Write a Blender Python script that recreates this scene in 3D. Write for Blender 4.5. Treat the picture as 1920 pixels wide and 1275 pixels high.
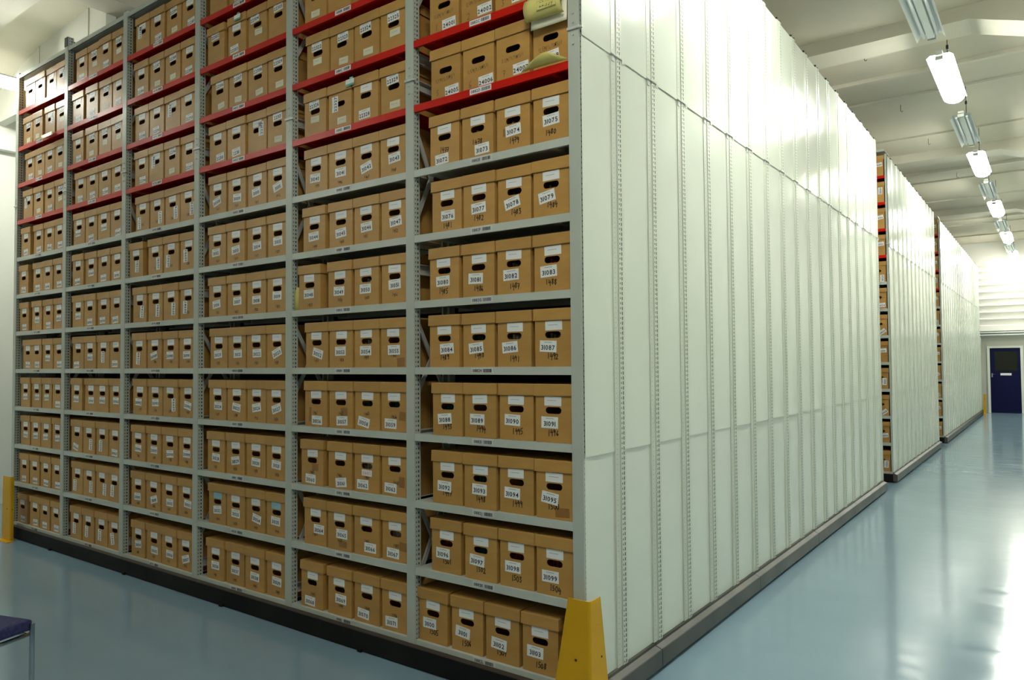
import bpy, bmesh, math, random
from mathutils import Matrix, Vector
random.seed(7)
for o in list(bpy.data.objects):
    bpy.data.objects.remove(o)
SC = bpy.context.scene
COL = SC.collection

# ------------------------------------------------------------------ camera
F, YAW, PITCH, ROLL = 1384.94, 0.631632, 0.0319004, -0.0074818
CAMLOC = Vector((1.79156, -3.00858, 1.64))
_fw = Vector((-math.sin(YAW)*math.cos(PITCH), math.cos(YAW)*math.cos(PITCH), math.sin(PITCH)))
_rt = Vector((math.cos(YAW), math.sin(YAW), 0))
_up = _rt.cross(_fw)
_r2 = _rt*math.cos(ROLL) + _up*math.sin(ROLL)
_u2 = -_rt*math.sin(ROLL) + _up*math.cos(ROLL)
cd = bpy.data.cameras.new('camera')
cd.sensor_fit = 'HORIZONTAL'; cd.sensor_width = 36.0; cd.lens = F/1920*36.0
cd.clip_start = 0.05; cd.clip_end = 100
cam = bpy.data.objects.new('camera', cd); COL.objects.link(cam)
M = Matrix.Identity(4)
for i in range(3):
    M[i][0] = _r2[i]; M[i][1] = _u2[i]; M[i][2] = -_fw[i]; M[i][3] = CAMLOC[i]
cam.matrix_world = M
SC.camera = cam

# ------------------------------------------------------------------ world, exposure
w = bpy.data.worlds.new('world'); SC.world = w; w.use_nodes = True
w.node_tree.nodes['Background'].inputs[0].default_value = (0.8, 0.9, 0.8, 1)
w.node_tree.nodes['Background'].inputs[1].default_value = 0.02
vs = SC.view_settings
SC.display_settings.display_device = 'sRGB'
vs.view_transform = 'Standard'; vs.look = 'None'; vs.gamma = 1.0; vs.exposure = 1.42
try: vs.use_curve_mapping = False
except Exception: pass
LAMP = 28.0            # radiance of the glow shell standing for lit tubes
LAMP_COL = (1.0, 1.0, 0.90)

# ------------------------------------------------------------------ materials
def mat(name, col, rough=0.5, metal=0.0, spec=0.5, coat=0.0, emit=None, es=0.0):
    m = bpy.data.materials.new(name); m.use_nodes = True
    b = m.node_tree.nodes['Principled BSDF']
    b.inputs['Base Color'].default_value = (*col, 1)
    b.inputs['Roughness'].default_value = rough
    b.inputs['Metallic'].default_value = metal
    b.inputs['Specular IOR Level'].default_value = spec
    b.inputs['Coat Weight'].default_value = coat
    if emit:
        b.inputs['Emission Color'].default_value = (*emit, 1)
        b.inputs['Emission Strength'].default_value = es
    return m
def nodes(m):
    nt = m.node_tree
    return nt, nt.nodes, nt.links, nt.nodes['Principled BSDF']
def mottle(m, c1, c2, scale=3.0, detail=4.0, stretch=(1, 1, 1), bump=0.0, bscale=None, lo=0.35, hi=0.65, objrand=0.0, bdist=0.002):
    nt, N, L, b = nodes(m)
    tc = N.new('ShaderNodeTexCoord'); mp = N.new('ShaderNodeMapping')
    mp.inputs['Scale'].default_value = stretch
    L.new(tc.outputs['Object'], mp.inputs[0])
    no = N.new('ShaderNodeTexNoise'); no.inputs['Scale'].default_value = scale; no.inputs['Detail'].default_value = detail
    L.new(mp.outputs[0], no.inputs['Vector'])
    rp = N.new('ShaderNodeValToRGB')
    rp.color_ramp.elements[0].position = lo; rp.color_ramp.elements[0].color = (*c1, 1)
    rp.color_ramp.elements[1].position = hi; rp.color_ramp.elements[1].color = (*c2, 1)
    L.new(no.outputs[0], rp.inputs[0])
    out = rp.outputs[0]
    if objrand:
        oi = N.new('ShaderNodeObjectInfo')
        mr = N.new('ShaderNodeMapRange'); mr.inputs[3].default_value = 1-objrand; mr.inputs[4].default_value = 1+objrand
        L.new(oi.outputs['Random'], mr.inputs[0])
        hs = N.new('ShaderNodeHueSaturation'); L.new(mr.outputs[0], hs.inputs['Value']); L.new(out, hs.inputs['Color'])
        out = hs.outputs[0]
    L.new(out, b.inputs['Base Color'])
    if bump:
        n2 = N.new('ShaderNodeTexNoise'); n2.inputs['Scale'].default_value = bscale or scale; n2.inputs['Detail'].default_value = 2
        L.new(mp.outputs[0], n2.inputs['Vector'])
        bp = N.new('ShaderNodeBump'); bp.inputs['Strength'].default_value = bump; bp.inputs['Distance'].default_value = bdist
        L.new(n2.outputs[0], bp.inputs['Height']); L.new(bp.outputs[0], b.inputs['Normal'])
    return m
KRAFT = mottle(mat('kraft_board', (0.47, 0.26, 0.07), 0.42, spec=0.45), (0.445, 0.240, 0.058), (0.50, 0.275, 0.072), 5, 5, (1, 1, 4), objrand=0.06, bump=0.15, bscale=12)
KRAFTD = mat('kraft_inside', (0.25, 0.13, 0.04), 0.8, spec=0.2)
TAPE = mat('brown_tape', (0.30, 0.145, 0.035), 0.3)
PAPER = mat('white_sticker', (0.82, 0.84, 0.82), 0.45)
CREAM = mat('cream_sticker', (0.72, 0.70, 0.52), 0.5)
BLUEP = mat('blue_sticker', (0.30, 0.55, 0.62), 0.5)
INK = mat('black_ink', (0.012, 0.012, 0.018), 0.5)
FAINT = mat('grey_ink', (0.30, 0.30, 0.33), 0.6)
REDINK = mat('red_ink', (0.65, 0.04, 0.06), 0.5)
PEN = mat('marker_pen', (0.018, 0.008, 0.004), 0.5)
YELP = mottle(mat('yellow_paper', (0.62, 0.55, 0.16), 0.55), (0.60, 0.53, 0.15), (0.68, 0.61, 0.20), 6)
BROWN = mat('brown_ledge', (0.04, 0.028, 0.02), 0.7)
GREY = mat('grey_paint', (0.46, 0.50, 0.44), 0.35)
SHELF = mottle(mat('shelf_grey', (0.50, 0.54, 0.48), 0.35), (0.48, 0.52, 0.46), (0.53, 0.57, 0.51), 4)
RED = mat('shelf_red', (0.56, 0.008, 0.002), 0.32, spec=0.3)
BRACE = mat('galvanised_brace', (0.60, 0.61, 0.57), 0.35, metal=0.2)
DARK = mat('dark_metal', (0.03, 0.03, 0.03), 0.5, metal=0.3)
VOID = mat('shade_backing', (0.015, 0.015, 0.012), 0.8)  # near-black colour for the shade inside the racks
BLACK = mottle(mat('black_plinth', (0.012, 0.012, 0.012), 0.6, spec=0.15), (0.007, 0.007, 0.007), (0.013, 0.013, 0.012), 2)
PLINTH = mottle(mat('grey_plinth', (0.10, 0.10, 0.09), 0.4, spec=0.5), (0.038, 0.042, 0.037), (0.085, 0.08, 0.066), 3, 5, bump=0.2)
PANEL = mottle(mat('panel_paint', (0.70, 0.74, 0.64), 0.17, spec=0.6), (0.70, 0.75, 0.665), (0.745, 0.79, 0.71), 0.8, 3, bump=0.18, bscale=1.3, bdist=0.02)
YEL = mottle(mat('yellow_paint', (0.66, 0.36, 0.005), 0.4, spec=0.3), (0.62, 0.335, 0.004), (0.68, 0.375, 0.006), 3)
YELD = mat('scuff', (0.05, 0.04, 0.03), 0.6)
WALL = mottle(mat('wall_paint', (0.76, 0.77, 0.70), 0.6), (0.74, 0.75, 0.68), (0.79, 0.80, 0.73), 0.7)
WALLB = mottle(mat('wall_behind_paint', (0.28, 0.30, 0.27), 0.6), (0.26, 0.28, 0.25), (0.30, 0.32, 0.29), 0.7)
WALLR = mottle(mat('wall_right_paint', (0.70, 0.71, 0.65), 0.6), (0.68, 0.69, 0.63), (0.72, 0.73, 0.67), 0.7)
WALLG = mottle(mat('wall_grey', (0.50, 0.51, 0.44), 0.6), (0.47, 0.48, 0.41), (0.53, 0.54, 0.47), 0.7)
CEIL = mottle(mat('ceiling_paint', (0.72, 0.68, 0.55), 0.7), (0.60, 0.565, 0.455), (0.66, 0.62, 0.505), 0.5)
BEAM = mottle(mat('beam_paint', (0.78, 0.75, 0.64), 0.6), (0.64, 0.61, 0.51), (0.70, 0.67, 0.57), 1.0)
REFL = mat('reflector_white', (0.82, 0.86, 0.84), 0.5)
TUBE = mat('unlit_tube', (0.88, 0.92, 0.92), 0.5)
CHROME = mat('chrome', (0.62, 0.64, 0.66), 0.15, metal=1.0)
NAVY = mottle(mat('navy_fabric', (0.02, 0.025, 0.10), 0.85), (0.018, 0.022, 0.09), (0.035, 0.04, 0.14), 60)
NAVYD = mat('navy_door', (0.002, 0.004, 0.042), 0.5, spec=0.15)
GLASS = mat('door_glass', (0.010, 0.013, 0.008), 0.2, spec=0.3)
GLOW = mat('lit_tube_glow', (0.9, 0.9, 0.85), 0.4, emit=LAMP_COL, es=LAMP)

def perforated(name, col, cols, pitch=0.0255):
    """paint with columns of punched holes on the faces that look sideways; cols = (y centre, half width, half height)"""
    m = mat(name, col, 0.35)
    nt, N, L, b = nodes(m)
    tc = N.new('ShaderNodeTexCoord'); sp = N.new('ShaderNodeSeparateXYZ'); L.new(tc.outputs['Object'], sp.inputs[0])
    sn = N.new('ShaderNodeSeparateXYZ'); L.new(tc.outputs['Normal'], sn.inputs[0])
    def mt(op, a, bb=None, c=None):
        n = N.new('ShaderNodeMath'); n.operation = op
        for i, v in enumerate((a, bb, c)):
            if v is None: continue
            if isinstance(v, (int, float)): n.inputs[i].default_value = v
            else: L.new(v, n.inputs[i])
        return n.outputs[0]
    fz = mt('ABSOLUTE', mt('SUBTRACT', mt('FRACT', mt('DIVIDE', sp.outputs[2], pitch)), 0.5))
    tot = None
    for yc, hw, hh in cols:
        a = mt('LESS_THAN', mt('ABSOLUTE', mt('SUBTRACT', sp.outputs[1], yc)), hw)
        c = mt('MULTIPLY', a, mt('LESS_THAN', fz, hh/pitch))
        tot = c if tot is None else mt('MAXIMUM', tot, c)
    nx = mt('GREATER_THAN', mt('ABSOLUTE', sn.outputs[0]), 0.9)
    k = mt('MULTIPLY', tot, nx)
    mx = N.new('ShaderNodeMix'); mx.data_type = 'RGBA'
    mx.inputs[6].default_value = (*col, 1); mx.inputs[7].default_value = (0.02, 0.02, 0.018, 1)
    L.new(k, mx.inputs[0]); L.new(mx.outputs[2], b.inputs['Base Color'])
    return m
POST = perforated('post_paint', (0.46, 0.50, 0.44), [(0.033, 0.0045, 0.0065), (0.014, 0.003, 0.004)])
SEAM = perforated('seam_paint', (0.60, 0.64, 0.55), [(0.010, 0.0035, 0.0045), (0.030, 0.0045, 0.0085), (-0.036, 0.0018, 0.002)])

SEAM2 = perforated('seam_paint_front', (0.60, 0.64, 0.55), [(0.013, 0.0035, 0.0045), (0.033, 0.0045, 0.0085)])

SEAMF = perforated('seam_paint_far', (0.66, 0.70, 0.62), [(0.020, 0.002, 0.002)])

# glossy blue floor
FLOOR = mat('blue_floor', (0.2, 0.3, 0.4), 0.13, spec=0.5)
def _floor():
    nt, N, L, b = nodes(FLOOR)
    tc = N.new('ShaderNodeTexCoord')
    n1 = N.new('ShaderNodeTexNoise'); n1.inputs['Scale'].default_value = 0.9; n1.inputs['Detail'].default_value = 6
    L.new(tc.outputs['Object'], n1.inputs['Vector'])
    rp = N.new('ShaderNodeValToRGB')
    rp.color_ramp.elements[0].position = .3; rp.color_ramp.elements[0].color = (0.185, 0.288, 0.362, 1)
    rp.color_ramp.elements[1].position = .7; rp.color_ramp.elements[1].color = (0.220, 0.330, 0.405, 1)
    L.new(n1.outputs[0], rp.inputs[0]); L.new(rp.outputs[0], b.inputs['Base Color'])
    mp = N.new('ShaderNodeMapping'); mp.inputs['Scale'].default_value = (1.2, 4.0, 1)
    L.new(tc.outputs['Object'], mp.inputs[0])
    n2 = N.new('ShaderNodeTexNoise'); n2.inputs['Scale'].default_value = 1.6; n2.inputs['Detail'].default_value = 5
    L.new(mp.outputs[0], n2.inputs['Vector'])
    mr = N.new('ShaderNodeMapRange'); mr.inputs[1].default_value = .3; mr.inputs[2].default_value = .7
    mr.inputs[3].default_value = 0.10; mr.inputs[4].default_value = 0.17
    L.new(n2.outputs[0], mr.inputs[0]); L.new(mr.outputs[0], b.inputs['Roughness'])
    bp = N.new('ShaderNodeBump'); bp.inputs['Strength'].default_value = 0.06; bp.inputs['Distance'].default_value = 0.02
    L.new(n2.outputs[0], bp.inputs['Height']); L.new(bp.outputs[0], b.inputs['Normal'])
_floor()

# ------------------------------------------------------------------ mesh helpers
class MB:
    def __init__(s): s.v = []; s.f = []; s.m = []; s.sm = []
    def face(s, pts, mi=0, smooth=False):
        n = len(s.v); s.v += [tuple(p) for p in pts]; s.f.append(tuple(range(n, n+len(pts)))); s.m.append(mi); s.sm.append(smooth)
    def box(s, a, b, mi=0):
        x0, y0, z0 = a; x1, y1, z1 = b
        n = len(s.v)
        s.v += [(x0, y0, z0), (x1, y0, z0), (x1, y1, z0), (x0, y1, z0), (x0, y0, z1), (x1, y0, z1), (x1, y1, z1), (x0, y1, z1)]
        for q in ((0, 3, 2, 1), (4, 5, 6, 7), (0, 1, 5, 4), (1, 2, 6, 5), (2, 3, 7, 6), (3, 0, 4, 7)):
            s.f.append(tuple(n+i for i in q)); s.m.append(mi); s.sm.append(False)
        return s
    def obox(s, p, q, wid, dep, mi=0, ref=Vector((1, 0, 0))):
        """bar from p to q, wid across, dep along ref"""
        p = Vector(p); q = Vector(q); d = (q-p).normalized(); r = ref.normalized(); u = d.cross(r).normalized()
        n = len(s.v)
        for c in (p, q):
            for a, b in ((-1, -1), (1, -1), (1, 1), (-1, 1)):
                s.v.append(tuple(c+u*a*wid/2+r*b*dep/2))
        for g in ((0, 3, 2, 1), (4, 5, 6, 7), (0, 1, 5, 4), (1, 2, 6, 5), (2, 3, 7, 6), (3, 0, 4, 7)):
            s.f.append(tuple(n+i for i in g)); s.m.append(mi); s.sm.append(False)
        return s
    def tube(s, pts, r, n=12, mi=0, cap=True):
        pts = [Vector(p) for p in pts]; rings = []
        for i, p in enumerate(pts):
            d = (pts[min(i+1, len(pts)-1)]-pts[max(i-1, 0)]).normalized()
            a = Vector((0, 0, 1)) if abs(d.z) < .9 else Vector((1, 0, 0))
            u = d.cross(a).normalized(); v = d.cross(u).normalized()
            base = len(s.v)
            for k in range(n):
                t = 2*math.pi*k/n; s.v.append(tuple(p+u*r*math.cos(t)+v*r*math.sin(t)))
            rings.append(base)
        for a, b in zip(rings, rings[1:]):
            for k in range(n):
                s.f.append((a+k, a+(k+1) % n, b+(k+1) % n, b+k)); s.m.append(mi); s.sm.append(True)
        if cap:
            s.f.append(tuple(rings[0]+k for k in range(n))); s.m.append(mi); s.sm.append(False)
            s.f.append(tuple(rings[-1]+k for k in reversed(range(n)))); s.m.append(mi); s.sm.append(False)
        return s
    def mesh(s, name, mats):
        me = bpy.data.meshes.new(name); me.from_pydata(s.v, [], s.f)
        for m in (mats if isinstance(mats, (list, tuple)) else [mats]): me.materials.append(m)
        for p, mi, sm in zip(me.polygons, s.m, s.sm): p.material_index = mi; p.use_smooth = sm
        me.update(); return me
    def obj(s, name, mats, parent=None, loc=(0, 0, 0), bevel=0.0, fix=True):
        me = s.mesh(name, mats)
        if fix:
            bm = bmesh.new(); bm.from_mesh(me); bmesh.ops.recalc_face_normals(bm, faces=bm.faces)
            if bevel:
                bmesh.ops.bevel(bm, geom=[e for e in bm.edges if e.calc_face_angle(0) > .6], offset=bevel, segments=2, profile=.6, affect='EDGES')
            bm.to_mesh(me); bm.free()
        return link(name, me, parent, loc)
def link(name, me, parent=None, loc=(0, 0, 0), rz=0.0):
    o = bpy.data.objects.new(name, me); COL.objects.link(o); o.location = loc; o.rotation_euler = (0, 0, rz)
    if parent is not None: o.parent = parent
    return o
def thing(name, label, cat, loc=(0, 0, 0), rz=0.0, group=None):
    o = link(name, None, None, loc, rz); o.empty_display_size = 0.05
    return tag(o, label, cat, group)
def tag(o, label, cat, group=None):
    o['label'] = label; o['category'] = cat
    if group: o['group'] = group
    return o
def struct(o): o['kind'] = 'structure'; return o

# glyph library from the built-in font
GLY = {}
def make_glyphs(chars):
    for ch in chars:
        cu = bpy.data.curves.new('g', 'FONT'); cu.body = ch; cu.size = 1.0; cu.resolution_u = 2; cu.offset = 0.02
        ob = bpy.data.objects.new('g', cu); COL.objects.link(ob)
        bpy.context.view_layer.update()
        dg = bpy.context.evaluated_depsgraph_get()
        me = bpy.data.meshes.new_from_object(ob.evaluated_get(dg))
        vs_ = [(v.co.x, v.co.y) for v in me.vertices]; fs = [tuple(p.vertices) for p in me.polygons]
        xs = [a for a, b in vs_]
        GLY[ch] = (vs_, fs, min(xs), max(xs))
        bpy.data.objects.remove(ob); bpy.data.curves.remove(cu); bpy.data.meshes.remove(me)
make_glyphs('0123456789ABCDEFGHIJKL')
def text(mb, s, cx, cz, h, y, mi, rot=0.0, wfac=1.0, gap=0.10):
    """text of cap height h centred on (cx, cz) in the plane y, readable from -y"""
    k = h/0.70; adv = []; x = 0
    for ch in s:
        if ch == ' ': adv.append(x); x += .35; continue
        g = GLY[ch]; adv.append(x-g[2]); x += g[3]-g[2]+gap
    W = x-gap; c, sn = math.cos(rot), math.sin(rot)
    for ch, a in zip(s, adv):
        if ch == ' ': continue
        vs_, fs, _, _ = GLY[ch]; n = len(mb.v)
        for (px, pz) in vs_:
            X = (px+a-W/2)*k*wfac; Z = (pz-.35)*k
            mb.v.append((cx+X*c-Z*sn, y, cz+X*sn+Z*c))
        for f in fs: mb.f.append(tuple(n+i for i in f)); mb.m.append(mi); mb.sm.append(False)
# hand-drawn strokes
HW = {'0': [[(.5, 1), (.15, .7), (.12, .3), (.45, 0), (.8, .3), (.8, .75), (.5, 1)]],
      '1': [[(.45, 1.05), (.35, 0)]],
      '2': [[(.1, .8), (.45, 1), (.75, .75), (.5, .4), (.1, .05), (.85, .08)]],
      '3': [[(.15, .95), (.7, .95), (.35, .58), (.75, .4), (.6, .05), (.1, .05)]],
      '4': [[(.35, 1), (.1, .38), (.9, .45)], [(.7, .75), (.6, -.25)]],
      '5': [[(.8, 1), (.25, .95), (.2, .55), (.65, .5), (.7, .15), (.1, 0)]],
      '6': [[(.65, 1), (.2, .5), (.2, .1), (.6, 0), (.75, .3), (.25, .4)]],
      '7': [[(.1, .95), (.8, .95), (.4, -.1)], [(.2, .45), (.75, .5)]],
      '8': [[(.6, .95), (.2, .8), (.7, .3), (.4, 0), (.15, .3), (.75, .8), (.55, 1)]],
      '9': [[(.75, .7), (.4, 1), (.15, .7), (.5, .5), (.75, .8), (.6, -.1)]],
      'I': [[(.4, 1), (.4, 0)]], 'L': [[(.3, 1), (.2, 0), (.7, .05)]],
      'E': [[(.8, 1), (.25, .9), (.2, .05), (.8, 0)], [(.25, .5), (.65, .5)]],
      'M': [[(.1, 0), (.2, 1), (.5, .4), (.8, 1), (.9, 0)]], '/': [[(.8, 1.1), (.1, -.1)]],
      'S': [[(.8, .9), (.3, .9), (.3, .55), (.7, .45), (.6, .05), (.1, .05)]],
      'A': [[(.05, 0), (.45, 1), (.85, 0)], [(.2, .4), (.7, .4)]],
      'X': [[(0, .1), (.9, .9), (.1, .8), (.9, .2), (.2, .5), (1, .5), (.1, .2), (.8, 1), (.3, 0)]]}
def scrawl(mb, s, cx, cz, h, y, mi, t=0.0028, rot=0.0):
    x = -len(s)*.5*h*.62; c, sn = math.cos(rot), math.sin(rot)
    for ch in s:
        jx, jz, sc = random.uniform(-.05, .05)*h, random.uniform(-.12, .12)*h, random.uniform(.85, 1.15)
        for st in HW.get(ch, []):
            P = []
            for (a, b) in st:
                X = x+a*h*.62*sc+jx; Z = (b-.5)*h*sc+jz
                P.append(Vector((cx+X*c-Z*sn, cz+X*sn+Z*c)))
            for p, q in zip(P, P[1:]):
                d = (q-p)
                if d.length < 1e-6: continue
                d.normalize(); n = Vector((-d.y, d.x))*t/2; e = d*t*.4
                mb.face([(v.x, y, v.y) for v in (p-e-n, q+e-n, q+e+n, p-e+n)], mi)
        x += h*.62 if ch != 'I' else h*.45

# ------------------------------------------------------------------ room shell
FZ = -0.02      # finished floor level
XL, XR, YF, YB, ZC = -8.6, 3.3, -8.0, 24.8, 5.35
BAYW, DZ, Z0, Z1 = 1.08785, 0.36952, 0.12121, 0.3937
PW = 0.061
SP, S0 = 0.41301, 0.35343
ZTOP = 4.49          # top of the aisle panels
ZTF = 4.585          # top of the front frames
def zs(k): return Z0 if k == 0 else Z0+Z1+DZ*(k-1)
struct(MB().box((XL-.2, YF-.2, -.1), (XR+.2, YB+.2, FZ)).obj('floor', FLOOR))
struct(MB().box((XL-.2, YF-.2, ZC), (XR+.2, YB+.2, ZC+.15)).obj('ceiling', CEIL))
struct(MB().box((XR, YF-.2, FZ), (XR+.2, YB+.2, ZC)).obj('wall_right', WALLR))
struct(MB().box((XL-.2, YF-.2, FZ), (XL, YB+.2, ZC)).obj('wall_left', WALL))
struct(MB().box((XL, YF-.2, FZ), (XR, YF, ZC)).obj('wall_behind', WALLB))
struct(MB().box((XL, YB, FZ), (XR, YB+.2, ZC)).obj('wall_far', WALLG))
n = 1
# transverse beams with haunches at both ends
for yb in (-6.1, 0.0, 6.4, 12.3, 18.4):
    prof = [(XL, ZC), (XL, 4.35), (XL+.25, 4.62), (XL+.6, 4.86), (XL+1.1, 5.06), (XL+1.5, 5.16), (XL+2, 5.2), (1.17, 5.2), (1.63, 5.05), (XR, 4.55), (XR, ZC)]
    mb = MB(); y0, y1 = yb-.45, yb
    mb.face([(x, y0, z) for x, z in prof]); mb.face([(x, y1, z) for x, z in reversed(prof)])
    for a, b in zip(prof[1:-1], prof[2:]): mb.face([(a[0], y0, a[1]), (b[0], y0, b[1]), (b[0], y1, b[1]), (a[0], y1, a[1])])
    struct(mb.obj('trim_%d' % n, BEAM)); n += 1
    # thin purlins between the beams
    for dy, wd, dp in ((1.12, .07, .05), (2.1, .03, .03), (4.3, .03, .03)):
        if yb+dy+.1 < YB:
            struct(MB().box((XL, yb+dy, ZC-dp), (XR, yb+dy+wd, ZC)).obj('trim_%d' % n, BEAM)); n += 1
# curved cove where ceiling meets the left wall, front bay
cv = [(XL, 4.95), (XL+.16, 5.02), (XL+.5, 5.10), (XL+.9, 5.20), (XL+1.3, 5.27), (XL+2.0, 5.33), (XL+2.3, ZC)]
mb = MB()
for a, b in zip(cv, cv[1:]): mb.face([(a[0], 0, a[1]), (b[0], 0, b[1]), (b[0], .5, b[1]), (a[0], .5, a[1])], 0, True)
struct(mb.obj('trim_%d' % n, CEIL, fix=False)); n += 1
# hanging infill wall above the racks with upright joints
mb = MB().box((XL, .5, 4.62), (-5.8, .6, ZC))
for x in (-7.35, -6.17): mb.box((x-.006, .494, 4.62), (x+.006, .5, ZC), 1)
struct(mb.obj('trim_%d' % n, [WALL, WALLG])); n += 1
struct(MB().box((-5.80, 0.0, 5.19), (-5.46, 5.9, ZC)).obj('trim_%d' % n, BEAM)); n += 1
# pilasters and high band on the left wall
for y in (0.9, 2.0, -1.8, -4.6):
    struct(MB().box((XL, y, FZ), (XL+.08, y+.25, 4.3)).obj('trim_%d' % n, WALL)); n += 1
struct(MB().box((XL, YF, 4.3), (XL+.12, 6, 4.5)).obj('trim_%d' % n, WALL)); n += 1
# white corrugated band above the far wall
zz = 2.62; mb = MB(); P = [(YB, 2.62), (YB-.22, 2.62)]
prof = []
for z in [2.72+.0*0, ]: pass
z = 2.70
while z < 4.55:
    prof += [(YB-.22, z), (YB-.22, z+.02), (YB-.12, z+.045), (YB-.20, z+.20)]
    z += .215
P = [(YB-.24, 2.55), (YB-.24, 2.70)]+prof+[(YB-.2, z), (YB-.2, ZC)]
for a, b in zip(P, P[1:]): mb.face([(XL, a[0], a[1]), (XR, a[0], a[1]), (XR, b[0], b[1]), (XL, b[0], b[1])])
mb.face([(XL, YB, 2.55), (XR, YB, 2.55), (XR, YB-.24, 2.55), (XL, YB-.24, 2.55)])
struct(mb.obj('trim_%d' % n, mat('white_cladding', (.88, .87, .80), .5), fix=False)); n += 1
for zz in (2.42, 2.50):
    p = MB().tube([(-1.5, YB-.3, zz), (XR, YB-.3, zz)], .018, 8).obj('pipe', REFL)
    tag(p, 'thin horizontal pipe high on the far wall, %s one' % ('lower' if zz < 2.45 else 'upper'), 'pipe', 'pipes over the far door')

# far door
DX0, DX1 = 0.185, 0.985
d = struct(link('door_1', None, None, (DX0, YB, FZ)))
mb = MB().box((0, -.05, 0.005), (.8, -.01, 2.03)).obj('door_leaf', NAVYD, d)
g = MB().box((.12, -.056, 1.30), (.72, -.05, 1.92)); g.obj('door_window', GLASS, d)
MB().box((.27, -.06, 1.175), (.56, -.05, 1.245)).obj('door_sign', PAPER, d, bevel=.002)
MB().tube([(.05, -.05, 1.21), (.05, -.10, 1.21), (.13, -.10, 1.21)], .010, 8).box((.035, -.056, 1.12), (.065, -.05, 1.24)).obj('door_handle', CHROME, d, fix=False)
MB().box((-.07, -.06, 0), (0, 0, 2.10)).box((.8, -.06, 0), (.87, 0, 2.10)).box((0, -.06, 2.035), (.8, 0, 2.10)).obj('door_frame', WALL, d)

# ------------------------------------------------------------------ shelving carriages
GAL = MB().box((0, 0, 0), (1, 1, 1))
def brace_bars(y0, y1):
    """diagonal and level bars of one end frame, each its own mesh"""
    out = []
    for za, zb in ((.33, .95), (1.38, 1.95), (2.37, 3.05), (3.60, 4.20)):
        out.append(('diagonal_brace', MB().obox((.006, y0, zb), (.006, y1, za), .026, .010)))
        out.append(('diagonal_brace', MB().obox((-.006, y0, za), (-.006, y1, zb), .026, .010)))
    for z in (.20, 1.24, 2.18, 3.24, 3.40):
        out.append(('cross_channel', MB().box((-.012, y0, z-.030), (-.008, y1, z+.030)).box((-.008, y0, z+.026), (.012, y1, z+.030)).box((-.008, y0, z-.030), (.012, y1, z-.026))))
    return out
def post_mesh(top, back=False, PW=0.061):
    mb = MB(); s = -1 if back else 1
    def bx(a, b):
        (xa, ya, za), (xb, yb_, zb) = a, b
        mb.box((xa, min(s*ya, s*yb_), za), (xb, max(s*ya, s*yb_), zb))
    bx((-PW, 0, 0), (0, .003, top)); bx((-PW, .003, 0), (-PW+.003, .05, top)); bx((-.003, .003, 0), (0, .05, top))
    bx((-PW+.003, .047, 0), (-PW+.012, .05, top)); bx((-.012, .047, 0), (-.003, .05, top))
    return mb
def panel(y0, y1, z0, z1, x, bow, lip):
    mb = MB(); nu, nv = 6, 8; g = []
    for j in range(nv+1):
        for i in range(nu+1):
            u, v = i/nu, j/nv
            b = bow*math.sin(math.pi*u)*(.5+.5*math.cos(math.pi*(v-.3)*1.3)) + lip*math.sin(math.pi*u)*math.exp(-v*9)
            g.append((x+max(b, 0), y0+(y1-y0)*u, z0+(z1-z0)*v))
    n0 = len(mb.v); mb.v += g
    for j in range(nv):
        for i in range(nu):
            a = n0+j*(nu+1)+i
            mb.f.append((a, a+1, a+nu+2, a+nu+1)); mb.m.append(0); mb.sm.append(True)
    return mb

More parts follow.
